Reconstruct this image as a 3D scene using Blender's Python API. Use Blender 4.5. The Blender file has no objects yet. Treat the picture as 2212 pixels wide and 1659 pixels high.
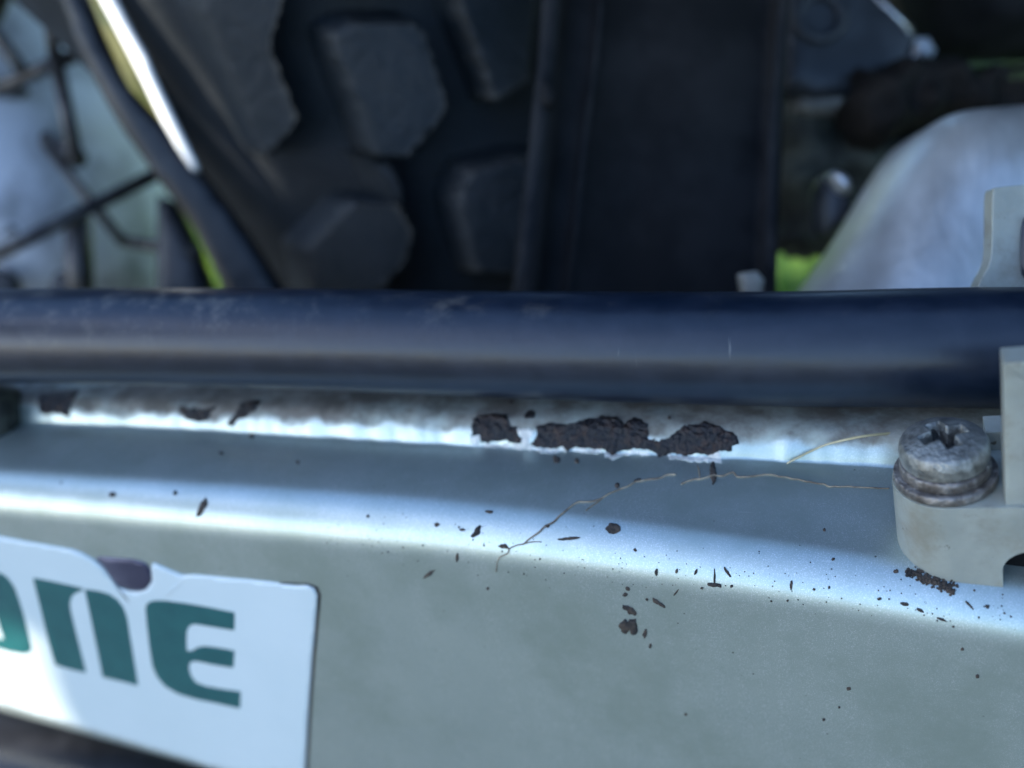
import bpy, bmesh, math, random
from mathutils import Vector, Matrix, noise, geometry
from mathutils.bvhtree import BVHTree
random.seed(7)
SC = bpy.context.scene
COL = SC.collection

# ------------------------------------------------------------------ camera (1 unit = 10 cm)
F, CX, CY = 2080.0, 1106.0, 829.5            # focal length and centre in a 2212 x 1659 picture
a = Vector((-6100, -175, 2080)).normalized()
s_, c_ = math.sin(math.radians(32)), math.cos(math.radians(32))
d = Vector((-(a.y*c_ + a.z*s_)/a.x, c_, s_)).normalized()
AX, AZ = -a, -d
AY = AZ.cross(AX)
R = Matrix((AX, AY, AZ))                      # world = R @ (right, down, forward)
CAM = Vector((0, -.9, 4.0))
cam_data = bpy.data.cameras.new('camera'); cam = bpy.data.objects.new('camera', cam_data); COL.objects.link(cam)
cr, cd, cf = R @ Vector((1, 0, 0)), R @ Vector((0, 1, 0)), R @ Vector((0, 0, 1))
M = Matrix((cr, -cd, -cf)).transposed().to_4x4(); M.translation = CAM
cam.matrix_world = M
cam_data.sensor_width = 36; cam_data.lens = 36*F/2212
cam_data.clip_start = .01; cam_data.clip_end = 500
cam_data.dof.use_dof = True; cam_data.dof.focus_distance = 1.0; cam_data.dof.aperture_fstop = 1.35
SC.camera = cam

# ------------------------------------------------------------------ sky, sun, exposure
SUN = Vector((-.62, -.60, .56)).normalized()  # towards the sun
elev = math.asin(SUN.z)
W = bpy.data.worlds.new('World'); SC.world = W; W.use_nodes = True
wn = W.node_tree; bg = wn.nodes['Background']
sky = wn.nodes.new('ShaderNodeTexSky'); sky.sky_type = 'NISHITA'; sky.sun_disc = False
sky.sun_elevation = elev; sky.sun_rotation = math.atan2(SUN.x, SUN.y)
sky.air_density = 1.2; sky.dust_density = 1.0; sky.ozone_density = 6.0
wn.links.new(sky.outputs[0], bg.inputs[0]); bg.inputs[1].default_value = .15
sl = bpy.data.lights.new('sun', 'SUN'); sl.energy = 4.5; sl.angle = math.radians(.5); sl.color = (1, .90, .74)
so = bpy.data.objects.new('sun', sl); COL.objects.link(so); so.rotation_euler = SUN.to_track_quat('Z', 'Y').to_euler()
SC.view_settings.view_transform = 'Standard'; SC.view_settings.look = 'None'
SC.view_settings.exposure = 1.5; SC.view_settings.gamma = 1
SC.cycles.max_bounces = 8

# ------------------------------------------------------------------ helpers
def ray(px, py): return R @ Vector(((px-CX)/F, (py-CY)/F, 1))
def P(px, py, t): return CAM + ray(px, py)*t
def PL(px, py, ax, v):
    r = ray(px, py); return CAM + r*((v-CAM[ax])/r[ax])
def V(*x): return Vector(x)

def finish(o, label=None, cat=None, group=None, kind=None):
    if label: o['label'] = label
    if cat: o['category'] = cat
    if group: o['group'] = group
    if kind: o['kind'] = kind
    return o
def thing(name, loc, label, cat, group=None):
    o = bpy.data.objects.new(name, None); COL.objects.link(o); o.location = loc; o.empty_display_size = .05
    return finish(o, label, cat, group)
def link(name, me, mt, parent=None, smooth=True):
    o = bpy.data.objects.new(name, me); COL.objects.link(o)
    if mt: me.materials.append(mt)
    if smooth:
        for p in me.polygons: p.use_smooth = True
    if parent is not None:
        o.parent = parent
        off = parent.location.copy() if parent.parent is None else Vector()
        o.matrix_parent_inverse = Matrix.Translation(-off)
    return o
def bvh_of(o):
    me = o.data
    return BVHTree.FromPolygons([v.co.copy() for v in me.vertices], [tuple(p.vertices) for p in me.polygons])
def bmme(bm, name):
    bmesh.ops.recalc_face_normals(bm, faces=bm.faces)
    me = bpy.data.meshes.new(name); bm.to_mesh(me); bm.free(); return me
def sharp(o, deg=35):
    o.data.set_sharp_from_angle(angle=math.radians(deg)); return o
def bev(o, w, n=2, ang=35):
    m = o.modifiers.new('bevel', 'BEVEL'); m.width = w; m.segments = n; m.limit_method = 'ANGLE'; m.angle_limit = math.radians(ang)
    m.harden_normals = False
    return o

def in_poly(x, y, pg):
    r = False; n = len(pg)
    for i in range(n):
        x1, y1 = pg[i]; x2, y2 = pg[i-1]
        if (y1 > y) != (y2 > y) and x < (x2-x1)*(y-y1)/(y2-y1)+x1: r = not r
    return r
def edge_dist(x, y, pg):
    b = 1e9; n = len(pg)
    for i in range(n):
        x1, y1 = pg[i-1]; x2, y2 = pg[i]
        dx, dy = x2-x1, y2-y1; L = dx*dx+dy*dy
        t = 0 if L == 0 else max(0, min(1, ((x-x1)*dx+(y-y1)*dy)/L))
        b = min(b, math.hypot(x-x1-t*dx, y-y1-t*dy))
    return b
def dens(pg, step):
    out = []
    for i in range(len(pg)):
        p, q = pg[i], pg[(i+1) % len(pg)]
        n = max(1, int(math.hypot(q[0]-p[0], q[1]-p[1])/step))
        for k in range(n): out.append((p[0]+(q[0]-p[0])*k/n, p[1]+(q[1]-p[1])*k/n))
    return out
def dens_open(l, step):
    out = []
    for p, q in zip(l, l[1:]):
        n = max(1, int(math.hypot(q[0]-p[0], q[1]-p[1])/step))
        for k in range(n): out.append((p[0]+(q[0]-p[0])*k/n, p[1]+(q[1]-p[1])*k/n))
    return out+[l[-1]]
def smooth_poly(pg, it=1):
    for _ in range(it):
        o = []
        for i in range(len(pg)):
            p, q = pg[i], pg[(i+1) % len(pg)]
            o += [(p[0]*.75+q[0]*.25, p[1]*.75+q[1]*.25), (p[0]*.25+q[0]*.75, p[1]*.25+q[1]*.75)]
        pg = o
    return pg
def rough_poly(pg, step, amp, seed=0):
    o = []
    for i, (x, y) in enumerate(dens(pg, step)):
        v = noise.noise_vector(V(x*.11, y*.11, seed))
        w = noise.noise_vector(V(x*.4, y*.4, seed+9))
        o.append((x+amp*(v.x+.5*w.x), y+amp*(v.y+.5*w.y)))
    return o
def blob(x, y, rx, ry, ang=0, n=9, seed=0):
    rr = random.Random(seed+int(x*7+y*3)); o = []
    for i in range(n):
        t = 2*math.pi*i/n; k = rr.uniform(.65, 1.2)
        u, v = rx*k*math.cos(t), ry*k*math.sin(t)
        o.append((x+u*math.cos(ang)-v*math.sin(ang), y+u*math.sin(ang)+v*math.cos(ang)))
    return o

def patch(pg, bvh, H, bevel=3, step=None, base=-.002, flare=0, nz=0, nzs=60, fixed_n=None):
    """real relief laid on an existing surface: a skirted, bevelled plate whose outline is pg"""
    xs = [p[0] for p in pg]; ys = [p[1] for p in pg]
    step = step or max(3, min(max(xs)-min(xs), max(ys)-min(ys))/8)
    pts = [(x, y) for x, y in dens(pg, step)]
    nb = len(pts)
    inner = []
    y = min(ys)+step*.5; row = 0
    while y < max(ys):
        x = min(xs)+step*(.5+.5*(row % 2))
        while x < max(xs):
            if in_poly(x, y, pg) and edge_dist(x, y, pg) > step*.45: inner.append((x, y))
            x += step
        y += step*.87; row += 1
    # a ring just inside the outline carries the bevel
    allp = [Vector(p) for p in pts+inner]
    res = geometry.delaunay_2d_cdt(allp, [(i, (i+1) % nb) for i in range(nb)], [], 1, 1e-5)
    v2, faces = res[0], res[2]
    bm = bmesh.new(); vs = []; hits = []
    cx, cy = sum(p[0] for p in pts)/nb, sum(p[1] for p in pts)/nb
    for q in v2:
        h = bvh.ray_cast(CAM, ray(q.x, q.y).normalized())
        if h[0] is None:
            h = bvh.find_nearest(P(q.x, q.y, 1.5))
        p, n = h[0], (fixed_n or h[1])
        if n.dot(ray(q.x, q.y)) > 0: n = -n
        dd = edge_dist(q.x, q.y, pg)
        hh = H*min(1, .45+.55*dd/bevel) if bevel > 0 else H
        if nz: hh += H*nz*noise.noise(p*nzs)
        vs.append(bm.verts.new(p+n*hh)); hits.append((p, n))
    for f in faces:
        try: bm.faces.new([vs[i] for i in f])
        except ValueError: pass
    bm.normal_update()
    be = [e for e in bm.edges if len(e.link_faces) == 1]
    idx = {v: i for i, v in enumerate(vs)}
    low = {}
    ctr = sum((h[0] for h in hits), Vector())/len(hits)
    for e in be:
        for v in e.verts:
            if v not in low:
                p, n = hits[idx[v]]
                o = p-ctr; o -= n*o.dot(n)
                low[v] = bm.verts.new(p+n*base+(o.normalized()*flare if o.length > 0 else o))
    for e in be:
        v, w = e.verts
        try: bm.faces.new((v, w, low[w], low[v]))
        except ValueError: pass
    for v in [v for v in bm.verts if not v.link_faces]: bm.verts.remove(v)
    return bmme(bm, 'patch')

def slab(pg, t0, thick, bulge=.0, step=40, tilt=None, nz=0, nzs=5, rnd=None):
    """closed solid body whose outline stands on a plane facing the camera side, with rounded front"""
    pgd = dens(pg, step); nb = len(pgd)
    xs = [p[0] for p in pg]; ys = [p[1] for p in pg]; inner = []
    y = min(ys)+step*.5; row = 0
    while y < max(ys):
        x = min(xs)+step*(.5+.5*(row % 2))
        while x < max(xs):
            if in_poly(x, y, pg) and edge_dist(x, y, pg) > step*.45: inner.append((x, y))
            x += step
        y += step*.87; row += 1
    res = geometry.delaunay_2d_cdt([Vector(p) for p in pgd+inner], [(i, (i+1) % nb) for i in range(nb)], [], 1, 1e-5)
    v2, faces = res[0], res[2]
    rnd = rnd or step*2
    bm = bmesh.new(); fr = []; bk = []
    for q in v2:
        dd = min(1, edge_dist(q.x, q.y, pg)/rnd)
        hh = thick*.5+bulge*math.sqrt(max(0, 1-(1-dd)**2))
        t = t0+(tilt(q.x, q.y) if tilt else 0)
        base = P(q.x, q.y, t)
        n = -ray(CX, CY).normalized()
        if nz: hh += nz*noise.noise(base*nzs)
        fr.append(bm.verts.new(base+n*hh)); bk.append(bm.verts.new(base-n*hh))
    for f in faces:
        bm.faces.new([fr[i] for i in f]); bm.faces.new([bk[i] for i in reversed(f)])
    bm.verts.index_update(); ix = {v: i for i, v in enumerate(fr)}
    for e in [e for e in bm.edges if len(e.link_faces) == 1 and e.verts[0] in ix]:
        v, w = e.verts; bm.faces.new((v, w, bk[ix[w]], bk[ix[v]]))
    return bmme(bm, 'slab')

def tube(pts, rad, seg=12, caps=True, wob=0):
    bm = bmesh.new(); rings = []
    n = len(pts)
    for i, p in enumerate(pts):
        t = (pts[min(n-1, i+1)]-pts[max(0, i-1)]).normalized()
        up = V(0, 0, 1) if abs(t.z) < .9 else V(0, 1, 0)
        s = t.cross(up).normalized(); u = s.cross(t)
        r = rad(i/(n-1)) if callable(rad) else rad
        rings.append([bm.verts.new(p+(s*math.cos(2*math.pi*k/seg)+u*math.sin(2*math.pi*k/seg))*(r*(1+wob*noise.noise(p*9+V(k, 0, 0))))) for k in range(seg)])
    for A, B in zip(rings, rings[1:]):
        for k in range(seg): bm.faces.new((A[k], A[(k+1) % seg], B[(k+1) % seg], B[k]))
    if caps: bm.faces.new(rings[0]); bm.faces.new(list(reversed(rings[-1])))
    return bmme(bm, 'tube')
def spline(pts, n=8):
    out = []
    for i in range(len(pts)-1):
        p0, p1, p2, p3 = pts[max(0, i-1)], pts[i], pts[i+1], pts[min(len(pts)-1, i+2)]
        for k in range(n):
            t = k/n
            out.append(.5*((2*p1)+(p2-p0)*t+(2*p0-5*p1+4*p2-p3)*t*t+(3*p1-p0-3*p2+p3)*t**3))
    return out+[pts[-1]]
def lathe(prof, seg=64, frame=Matrix(), cap=True):
    bm = bmesh.new(); rings = []
    for r, z in prof:
        if r < 1e-6: rings.append([bm.verts.new(frame @ V(0, 0, z))]*seg)
        else: rings.append([bm.verts.new(frame @ V(r*math.cos(2*math.pi*k/seg), r*math.sin(2*math.pi*k/seg), z)) for k in range(seg)])
    for A, B in zip(rings, rings[1:]):
        for k in range(seg):
            f = []
            for v in (A[k], A[(k+1) % seg], B[(k+1) % seg], B[k]):
                if v not in f: f.append(v)
            if len(f) > 2: bm.faces.new(f)
    return bmme(bm, 'lathe')
def box(bm, lo, hi, fr=Matrix()):
    g = bmesh.ops.create_cube(bm, size=1)['verts']
    for v in g:
        v.co = fr @ V(*[(lo[i]+hi[i])/2+v.co[i]*(hi[i]-lo[i]) for i in range(3)])
def prism(poly, axis_vec, fr, bm):
    A = [bm.verts.new(fr @ p) for p in poly]; B = [bm.verts.new(fr @ (p+axis_vec)) for p in poly]
    bm.faces.new(A); bm.faces.new(list(reversed(B)))
    for i in range(len(poly)): bm.faces.new((A[i-1], A[i], B[i], B[i-1]))

# ------------------------------------------------------------------ materials
def mat(name, c1, c2=None, rough=.5, metal=0, scale=20, lo=.4, hi=.6, bump=0, bscale=None, spec=.5, rvar=0, detail=6, sss=0, coat=0, stretch=None, extra=None):
    m = bpy.data.materials.new(name); m.use_nodes = True; nt = m.node_tree; N = nt.nodes; L = nt.links
    b = N['Principled BSDF']; b.inputs['Metallic'].default_value = metal; b.inputs['Roughness'].default_value = rough
    b.inputs['Specular IOR Level'].default_value = spec
    b.inputs['Coat Weight'].default_value = coat; b.inputs['Coat Roughness'].default_value = .15
    tc = N.new('ShaderNodeTexCoord'); src = tc.outputs['Object']
    if stretch:
        mp = N.new('ShaderNodeMapping'); mp.inputs['Scale'].default_value = stretch; L.new(src, mp.inputs[0]); src = mp.outputs[0]
    nz = N.new('ShaderNodeTexNoise'); nz.inputs['Scale'].default_value = scale; nz.inputs['Detail'].default_value = detail; nz.inputs['Roughness'].default_value = .62
    L.new(src, nz.inputs['Vector'])
    rp = N.new('ShaderNodeValToRGB'); rp.color_ramp.elements[0].position = lo; rp.color_ramp.elements[1].position = hi
    rp.color_ramp.elements[0].color = (*c1, 1); rp.color_ramp.elements[1].color = (*(c2 or c1), 1)
    L.new(nz.outputs['Fac'], rp.inputs[0]); col = rp.outputs[0]
    if extra: col = extra(N, L, tc, src, col, b)
    L.new(col, b.inputs['Base Color'])
    if rvar:
        mr = N.new('ShaderNodeMapRange'); mr.inputs[1].default_value = .3; mr.inputs[2].default_value = .7
        mr.inputs[3].default_value = rough-rvar; mr.inputs[4].default_value = rough+rvar
        L.new(nz.outputs['Fac'], mr.inputs[0]); L.new(mr.outputs[0], b.inputs['Roughness'])
    if bump:
        n2 = N.new('ShaderNodeTexNoise'); n2.inputs['Scale'].default_value = bscale or scale*4; n2.inputs['Detail'].default_value = 5
        L.new(src, n2.inputs['Vector'])
        bp = N.new('ShaderNodeBump'); bp.inputs['Strength'].default_value = bump; bp.inputs['Distance'].default_value = .01
        L.new(n2.outputs['Fac'], bp.inputs['Height']); L.new(bp.outputs[0], b.inputs['Normal'])
    if sss:
        b.inputs['Subsurface Weight'].default_value = sss; b.inputs['Subsurface Radius'].default_value = (1, .9, .7); b.inputs['Subsurface Scale'].default_value = .02
    return m
def mixc(N, L, fac, A, B):
    mx = N.new('ShaderNodeMix'); mx.data_type = 'RGBA'
    L.new(fac, mx.inputs[0])
    for s, v in ((mx.inputs[6], A), (mx.inputs[7], B)):
        if isinstance(v, tuple): s.default_value = (*v, 1)
        else: L.new(v, s)
    return mx.outputs[2]
def ramp(N, L, src, a_, b_):
    r = N.new('ShaderNodeMapRange'); r.inputs[1].default_value = a_; r.inputs[2].default_value = b_; r.interpolation_type = 'SMOOTHSTEP'
    L.new(src, r.inputs[0]); return r.outputs[0]
def noise_node(N, L, src, sc, det=4, rgh=.6):
    n = N.new('ShaderNodeTexNoise'); n.inputs['Scale'].default_value = sc; n.inputs['Detail'].default_value = det; n.inputs['Roughness'].default_value = rgh
    L.new(src, n.inputs['Vector']); return n.outputs['Fac']
def flakes(N, L, tc, src, col, b):
    """metal flake sparkle, fine black specks, brownish dust settled in blotches"""
    f = ramp(N, L, noise_node(N, L, src, 900, 1), .5, .75)
    col = mixc(N, L, f, col, (.66, .70, .72))
    sp = N.new('ShaderNodeTexVoronoi'); sp.inputs['Scale'].default_value = 55; L.new(src, sp.inputs['Vector'])
    m1 = ramp(N, L, sp.outputs['Distance'], .075, .05)
    m2 = ramp(N, L, noise_node(N, L, src, 9, 3), .52, .62)
    mm = N.new('ShaderNodeMath'); mm.operation = 'MULTIPLY'; L.new(m1, mm.inputs[0]); L.new(m2, mm.inputs[1])
    col = mixc(N, L, mm.outputs[0], col, (.05, .045, .04))
    return col
def dusty_top(N, L, tc, src, col, b):
    col = flakes(N, L, tc, src, col, b)
    sx = N.new('ShaderNodeSeparateXYZ'); L.new(src, sx.inputs[0])
    wv = N.new('ShaderNodeMath'); wv.operation = 'MULTIPLY_ADD'; wv.inputs[1].default_value = .026
    L.new(noise_node(N, L, src, 19, 5), wv.inputs[0]); L.new(sx.outputs['Y'], wv.inputs[2])
    far = ramp(N, L, wv.outputs[0], .0225, .030)            # the strip under the hose never gets wiped
    n = ramp(N, L, noise_node(N, L, src, 16, 6), .15, .5)
    mm = N.new('ShaderNodeMath'); mm.operation = 'MULTIPLY'; L.new(far, mm.inputs[0]); L.new(n, mm.inputs[1])
    dirt = mixc(N, L, ramp(N, L, noise_node(N, L, src, 22, 6), .35, .65), (.12, .11, .095), (.22, .20, .175))
    col = mixc(N, L, mm.outputs[0], col, dirt)
    bl = ramp(N, L, noise_node(N, L, src, 5.5, 7, .7), .42, .72)        # dried water film
    col = mixc(N, L, bl, col, (.36, .43, .40))
    fs = N.new('ShaderNodeMapping'); fs.inputs['Rotation'].default_value = (0, .35, 0); fs.inputs['Scale'].default_value = (4, 30, 90); L.new(src, fs.inputs[0])
    col = mixc(N, L, ramp(N, L, noise_node(N, L, fs.outputs[0], 2.2, 4), .70, .78), col, (.62, .66, .64))
    # metallic only where clean, rougher where dusty
    mr = N.new('ShaderNodeMapRange'); mr.inputs[3].default_value = .74; mr.inputs[4].default_value = .05
    L.new(mm.outputs[0], mr.inputs[0]); L.new(mr.outputs[0], b.inputs['Metallic'])
    r2 = N.new('ShaderNodeMapRange'); r2.inputs[3].default_value = .35; r2.inputs[4].default_value = .8
    L.new(mm.outputs[0], r2.inputs[0]); L.new(r2.outputs[0], b.inputs['Roughness'])
    return col
def scratches(N, L, tc, src, col, b):
    mp = N.new('ShaderNodeMapping'); mp.inputs['Rotation'].default_value = (0, .5, .3); mp.inputs['Scale'].default_value = (60, 9, 9); L.new(tc.outputs['Object'], mp.inputs[0])
    v = noise_node(N, L, mp.outputs[0], 1.6, 3, .5)
    s1 = ramp(N, L, v, .74, .84)
    col = mixc(N, L, s1, col, (.07, .075, .08))
    d1 = ramp(N, L, noise_node(N, L, tc.outputs['Object'], 17, 8, .75), .50, .72)
    sx = N.new('ShaderNodeSeparateXYZ'); L.new(tc.outputs['Object'], sx.inputs[0])
    top = ramp(N, L, sx.outputs['Z'], 3.46, 3.52)
    mm = N.new('ShaderNodeMath'); mm.operation = 'MULTIPLY'; L.new(d1, mm.inputs[0]); L.new(top, mm.inputs[1])
    return mixc(N, L, mm.outputs[0], col, (.12, .11, .10))

m_silver = mat('silver_paint', (.385, .46, .445), (.445, .52, .50), .34, .74, 7, .3, .7, bump=.05, bscale=700, extra=dusty_top)
m_lip = mat('chipped_white_edge', (.50, .50, .47), (.75, .75, .70), .35, .1, 40, bump=.35, bscale=120)
m_rust = mat('rusty_chip', (.008, .009, .014), (.070, .036, .024), .38, .3, 75, .48, .85, bump=.9, bscale=150, spec=.6)
m_mud = mat('dried_mud', (.020, .018, .018), (.075, .055, .042), .9, 0, 50, bump=.6)
m_hose = mat('black_hose_sleeve', (.003, .008, .019), (.007, .013, .027), .35, 0, 20, rvar=.04, bump=.03, bscale=60, spec=.6, extra=scratches)
def grimy(N, L, tc, src, col, b):
    g = ramp(N, L, noise_node(N, L, src, 13, 8, .7), .46, .70)
    col = mixc(N, L, g, col, (.20, .19, .15))
    return mixc(N, L, ramp(N, L, noise_node(N, L, src, 70, 4), .66, .72), col, (.10, .085, .06))
m_plastic = mat('milky_nylon', (.23, .245, .215), (.33, .345, .305), .42, 0, 10, .3, .7, sss=.35, extra=grimy, bump=.12, bscale=80, rvar=.08)
m_zinc = mat('corroded_zinc', (.13, .13, .12), (.34, .345, .32), .38, .6, 90, .36, .66, bump=.3, bscale=260, rvar=.12)
m_recess_shade = mat('recess_shade', (.02, .02, .02), (.07, .07, .065), .7, .2, 80, bump=.5)  # darker tone painting shade into the screw's cross recess
m_washer = mat('brown_steel', (.10, .085, .075), (.30, .28, .26), .45, .6, 60, .35, .65, bump=.5, bscale=120)
m_sticker = mat('white_sticker_vinyl', (.52, .61, .64), (.58, .66, .69), .28, 0, 4, .3, .7, spec=.5, bump=.03, bscale=30, coat=.2)
m_ink = mat('green_print', (.006, .078, .088), (.012, .105, .11), .3, 0, 30, .3, .7)
m_rubber = mat('tyre_rubber', (.005, .009, .013), (.015, .019, .024), .66, 0, 9, .35, .75, bump=.35, bscale=60, spec=.28)
def edgewear(N, L, tc, src, col, b):
    g = N.new('ShaderNodeNewGeometry')
    e = ramp(N, L, g.outputs['Pointiness'], .53, .60)
    col = mixc(N, L, e, col, (.055, .053, .048))
    return col
m_knob = mat('tread_rubber', (.006, .011, .016), (.017, .022, .028), .62, 0, 9, .35, .75, bump=.6, bscale=45, spec=.28, extra=edgewear)
m_black = mat('black_plastic', (.003, .0035, .0045), (.009, .0095, .011), .72, 0, 8, bump=.15, bscale=40, spec=.16)
m_blackp = mat('black_paint', (.012, .013, .018), (.03, .032, .04), .38, 0, 10, bump=.1, bscale=50)
m_alloy = mat('cast_alloy', (.42, .43, .43), (.60, .62, .62), .40, .6, 7, .30, .68, bump=.2, bscale=30, rvar=.08, stretch=(2.2, 1, .5))
m_frame = mat('grey_frame_paint', (.022, .026, .032), (.05, .056, .066), .45, .3, 8, bump=.1)
m_muf = mat('pale_muffler', (.20, .21, .23), (.68, .70, .76), .5, 0, 3.2, .34, .52, bump=.2, bscale=14)
m_spoke = mat('dirty_steel', (.03, .03, .034), (.09, .085, .08), .4, .6, 25)
m_rim = mat('dark_rim', (.010, .012, .016), (.035, .036, .04), .42, .3, 10, bump=.1)
m_polish = mat('polished_alloy', (.80, .82, .83), (.9, .91, .91), .35, .3, 20)
m_yellow = mat('yellow_tape', (.035, .055, .008), (.085, .085, .012), .5, 0, 12)
m_pale = mat('pale_dusty_metal', (.12, .115, .10), (.26, .26, .235), .6, .2, 12, bump=.3)
m_bolt = mat('bright_bolt', (.45, .47, .5), (.7, .72, .75), .3, .8, 30)
m_root = mat('dry_root', (.12, .09, .065), (.34, .28, .20), .85, 0, 60, bump=.3)
m_straw = mat('straw', (.40, .35, .20), (.55, .48, .30), .7, 0, 40)
m_moss = mat('oily_dirt', (.010, .012, .010), (.09, .10, .08), .8, .1, 7, .4, .6, bump=.8, bscale=25)

# ------------------------------------------------------------------ ground
def groundc(N, L, tc, src, col, b):
    col = mixc(N, L, ramp(N, L, noise_node(N, L, src, 1.1, 5), .45, .62), col, (.16, .13, .06))
    grey = mixc(N, L, ramp(N, L, noise_node(N, L, src, 25, 6), .35, .65), (.030, .043, .045), (.060, .078, .080))
    sx = N.new('ShaderNodeSeparateXYZ'); L.new(src, sx.inputs[0])
    return mixc(N, L, ramp(N, L, sx.outputs['Y'], 2.4, 3.4), grey, col)
m_ground = mat('asphalt_and_lawn', (.05, .12, .015), (.13, .24, .03), .9, 0, 3, .35, .65, bump=.6, bscale=12, extra=groundc)
m_blade = mat('grass_blade', (.07, .19, .02), (.22, .36, .05), .6, 0, 2, .3, .7)
bm = bmesh.new(); n = 60; S = 400
def gx(i): u = (i/n*2-1); return S*(abs(u)**2.6)*(1 if u > 0 else -1)
G = [[bm.verts.new((gx(i), gx(j)+4, .18*noise.noise(V(gx(i)*.3, gx(j)*.3, 1)))) for j in range(n+1)] for i in range(n+1)]
for i in range(n):
    for j in range(n): bm.faces.new((G[i][j], G[i+1][j], G[i+1][j+1], G[i][j+1]))
finish(link('ground', bmme(bm, 'ground'), m_ground), kind='structure')
vs, fs = [], []
for k in range(26000):
    x, y = random.uniform(-14, 9), random.uniform(2.6, 16)
    if noise.noise(V(x*.5, y*.5, 3)) < -.35: continue
    h = random.uniform(.25, .8); w = .035; th = random.uniform(0, 6.28); lx, ly = random.gauss(0, .2), random.gauss(0, .2)
    dx, dy = math.cos(th)*w, math.sin(th)*w; b0 = len(vs)
    vs += [(x-dx, y-dy, -.1), (x+dx, y+dy, -.1), (x+lx*.4+dx*.7, y+ly*.4+dy*.7, h*.6), (x+lx*.4-dx*.7, y+ly*.4-dy*.7, h*.6), (x+lx, y+ly, h)]
    fs += [(b0, b0+1, b0+2, b0+3), (b0+3, b0+2, b0+4)]
me = bpy.data.meshes.new('grass'); me.from_pydata(vs, [], fs)
finish(link('grass', me, m_blade, smooth=False), 'sunlit green grass on the ground below and behind the motorcycle', 'grass', kind='stuff')

# ------------------------------------------------------------------ swing arm
YF, ZT = -.1475, 3.249
arm = thing('swing_arm', (-.3, 0, 2.8), 'silver painted metal beam with chipped top edge and white sticker, crossing the foreground', 'swing arm')
prof = []                                       # (y, z, ridge weight)
ZB = ZT-.475
def arc(cy, cz, r, a0, a1, n): return [(cy+r*math.cos(math.radians(a0+(a1-a0)*k/n)), cz+r*math.sin(math.radians(a0+(a1-a0)*k/n))) for k in range(n+1)]
prof += [(.30, ZB-.014), (.12, ZB-.019)]
prof += arc(YF+.05, ZB+.03, .05, 265, 180, 14)
prof += [(YF, ZB+.03+(ZT-ZB-.03)*k/10) for k in range(1, 10)]
prof += arc(YF+.056, ZT, .056, 180, 92, 18)
prof += [(-.07, ZT+.0575), (-.05, ZT+.0578), (-.03, ZT+.0578), (-.012, ZT+.057), (0, ZT+.0563)]
prof += [(.0035, ZT+.0572), (.0045, ZT+.060), (.0065, ZT+.0645), (.0105, ZT+.0715), (.0145, ZT+.0775), (.019, ZT+.0825), (.024, ZT+.0855), (.031, ZT+.087), (.042, ZT+.0873), (.06, ZT+.086), (.085, ZT+.084)]
prof += [(.11, ZT+.081), (.15, ZT+.075), (.20, ZT+.066), (.25, ZT+.05), (.30, ZT+.02)]
bm = bmesh.new(); rows = []
NX = 420
for i in range(NX+1):
    x = -1.62+i/NX*2.4
    row = []
    for (y, z) in prof:
        p = V(x, y, z)
        w = 1 if .002 < y < .05 else (.3 if -.09 < y < .09 else .1)
        dy = .0022*noise.noise(V(x*26, 0, 5))*w+.0016*noise.noise(V(x*80, y*30, 8))*w+.004*noise.noise(V(x*1.6, 2, 1))*w
        dz = .0012*noise.noise(V(x*40, y*60, 2))*w+.0018*noise.noise(V(x*5, y*9, z*4))*w
        tz = -.15*(x+1.35)*max(0, min(1, (ZT-z)/(ZT-ZB)))          # the beam gets deeper to the right
        k_ = max(0, (x+.45)/.7)**1.5                             # the top face widens and droops to the right
        if y < .1 and z <= ZT or y < -.01:
            f_ = 1 if y < -.085 or z <= ZT else max(0, (-.005-y)/.0815)
            tz -= .030*k_*f_
            if y < -.01: dy -= .030*k_*f_
        row.append(bm.verts.new((x, y+dy, z+dz+tz)))
    rows.append(row)
for A, B in zip(rows, rows[1:]):
    for k in range(len(prof)): bm.faces.new((A[k], B[k], B[(k+1) % len(prof)], A[(k+1) % len(prof)]))
bm.faces.new(rows[0]); bm.faces.new(list(reversed(rows[-1])))
beam = link('beam', bmme(bm, 'beam'), m_silver, arm)
ARM = bvh_of(beam)

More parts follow.
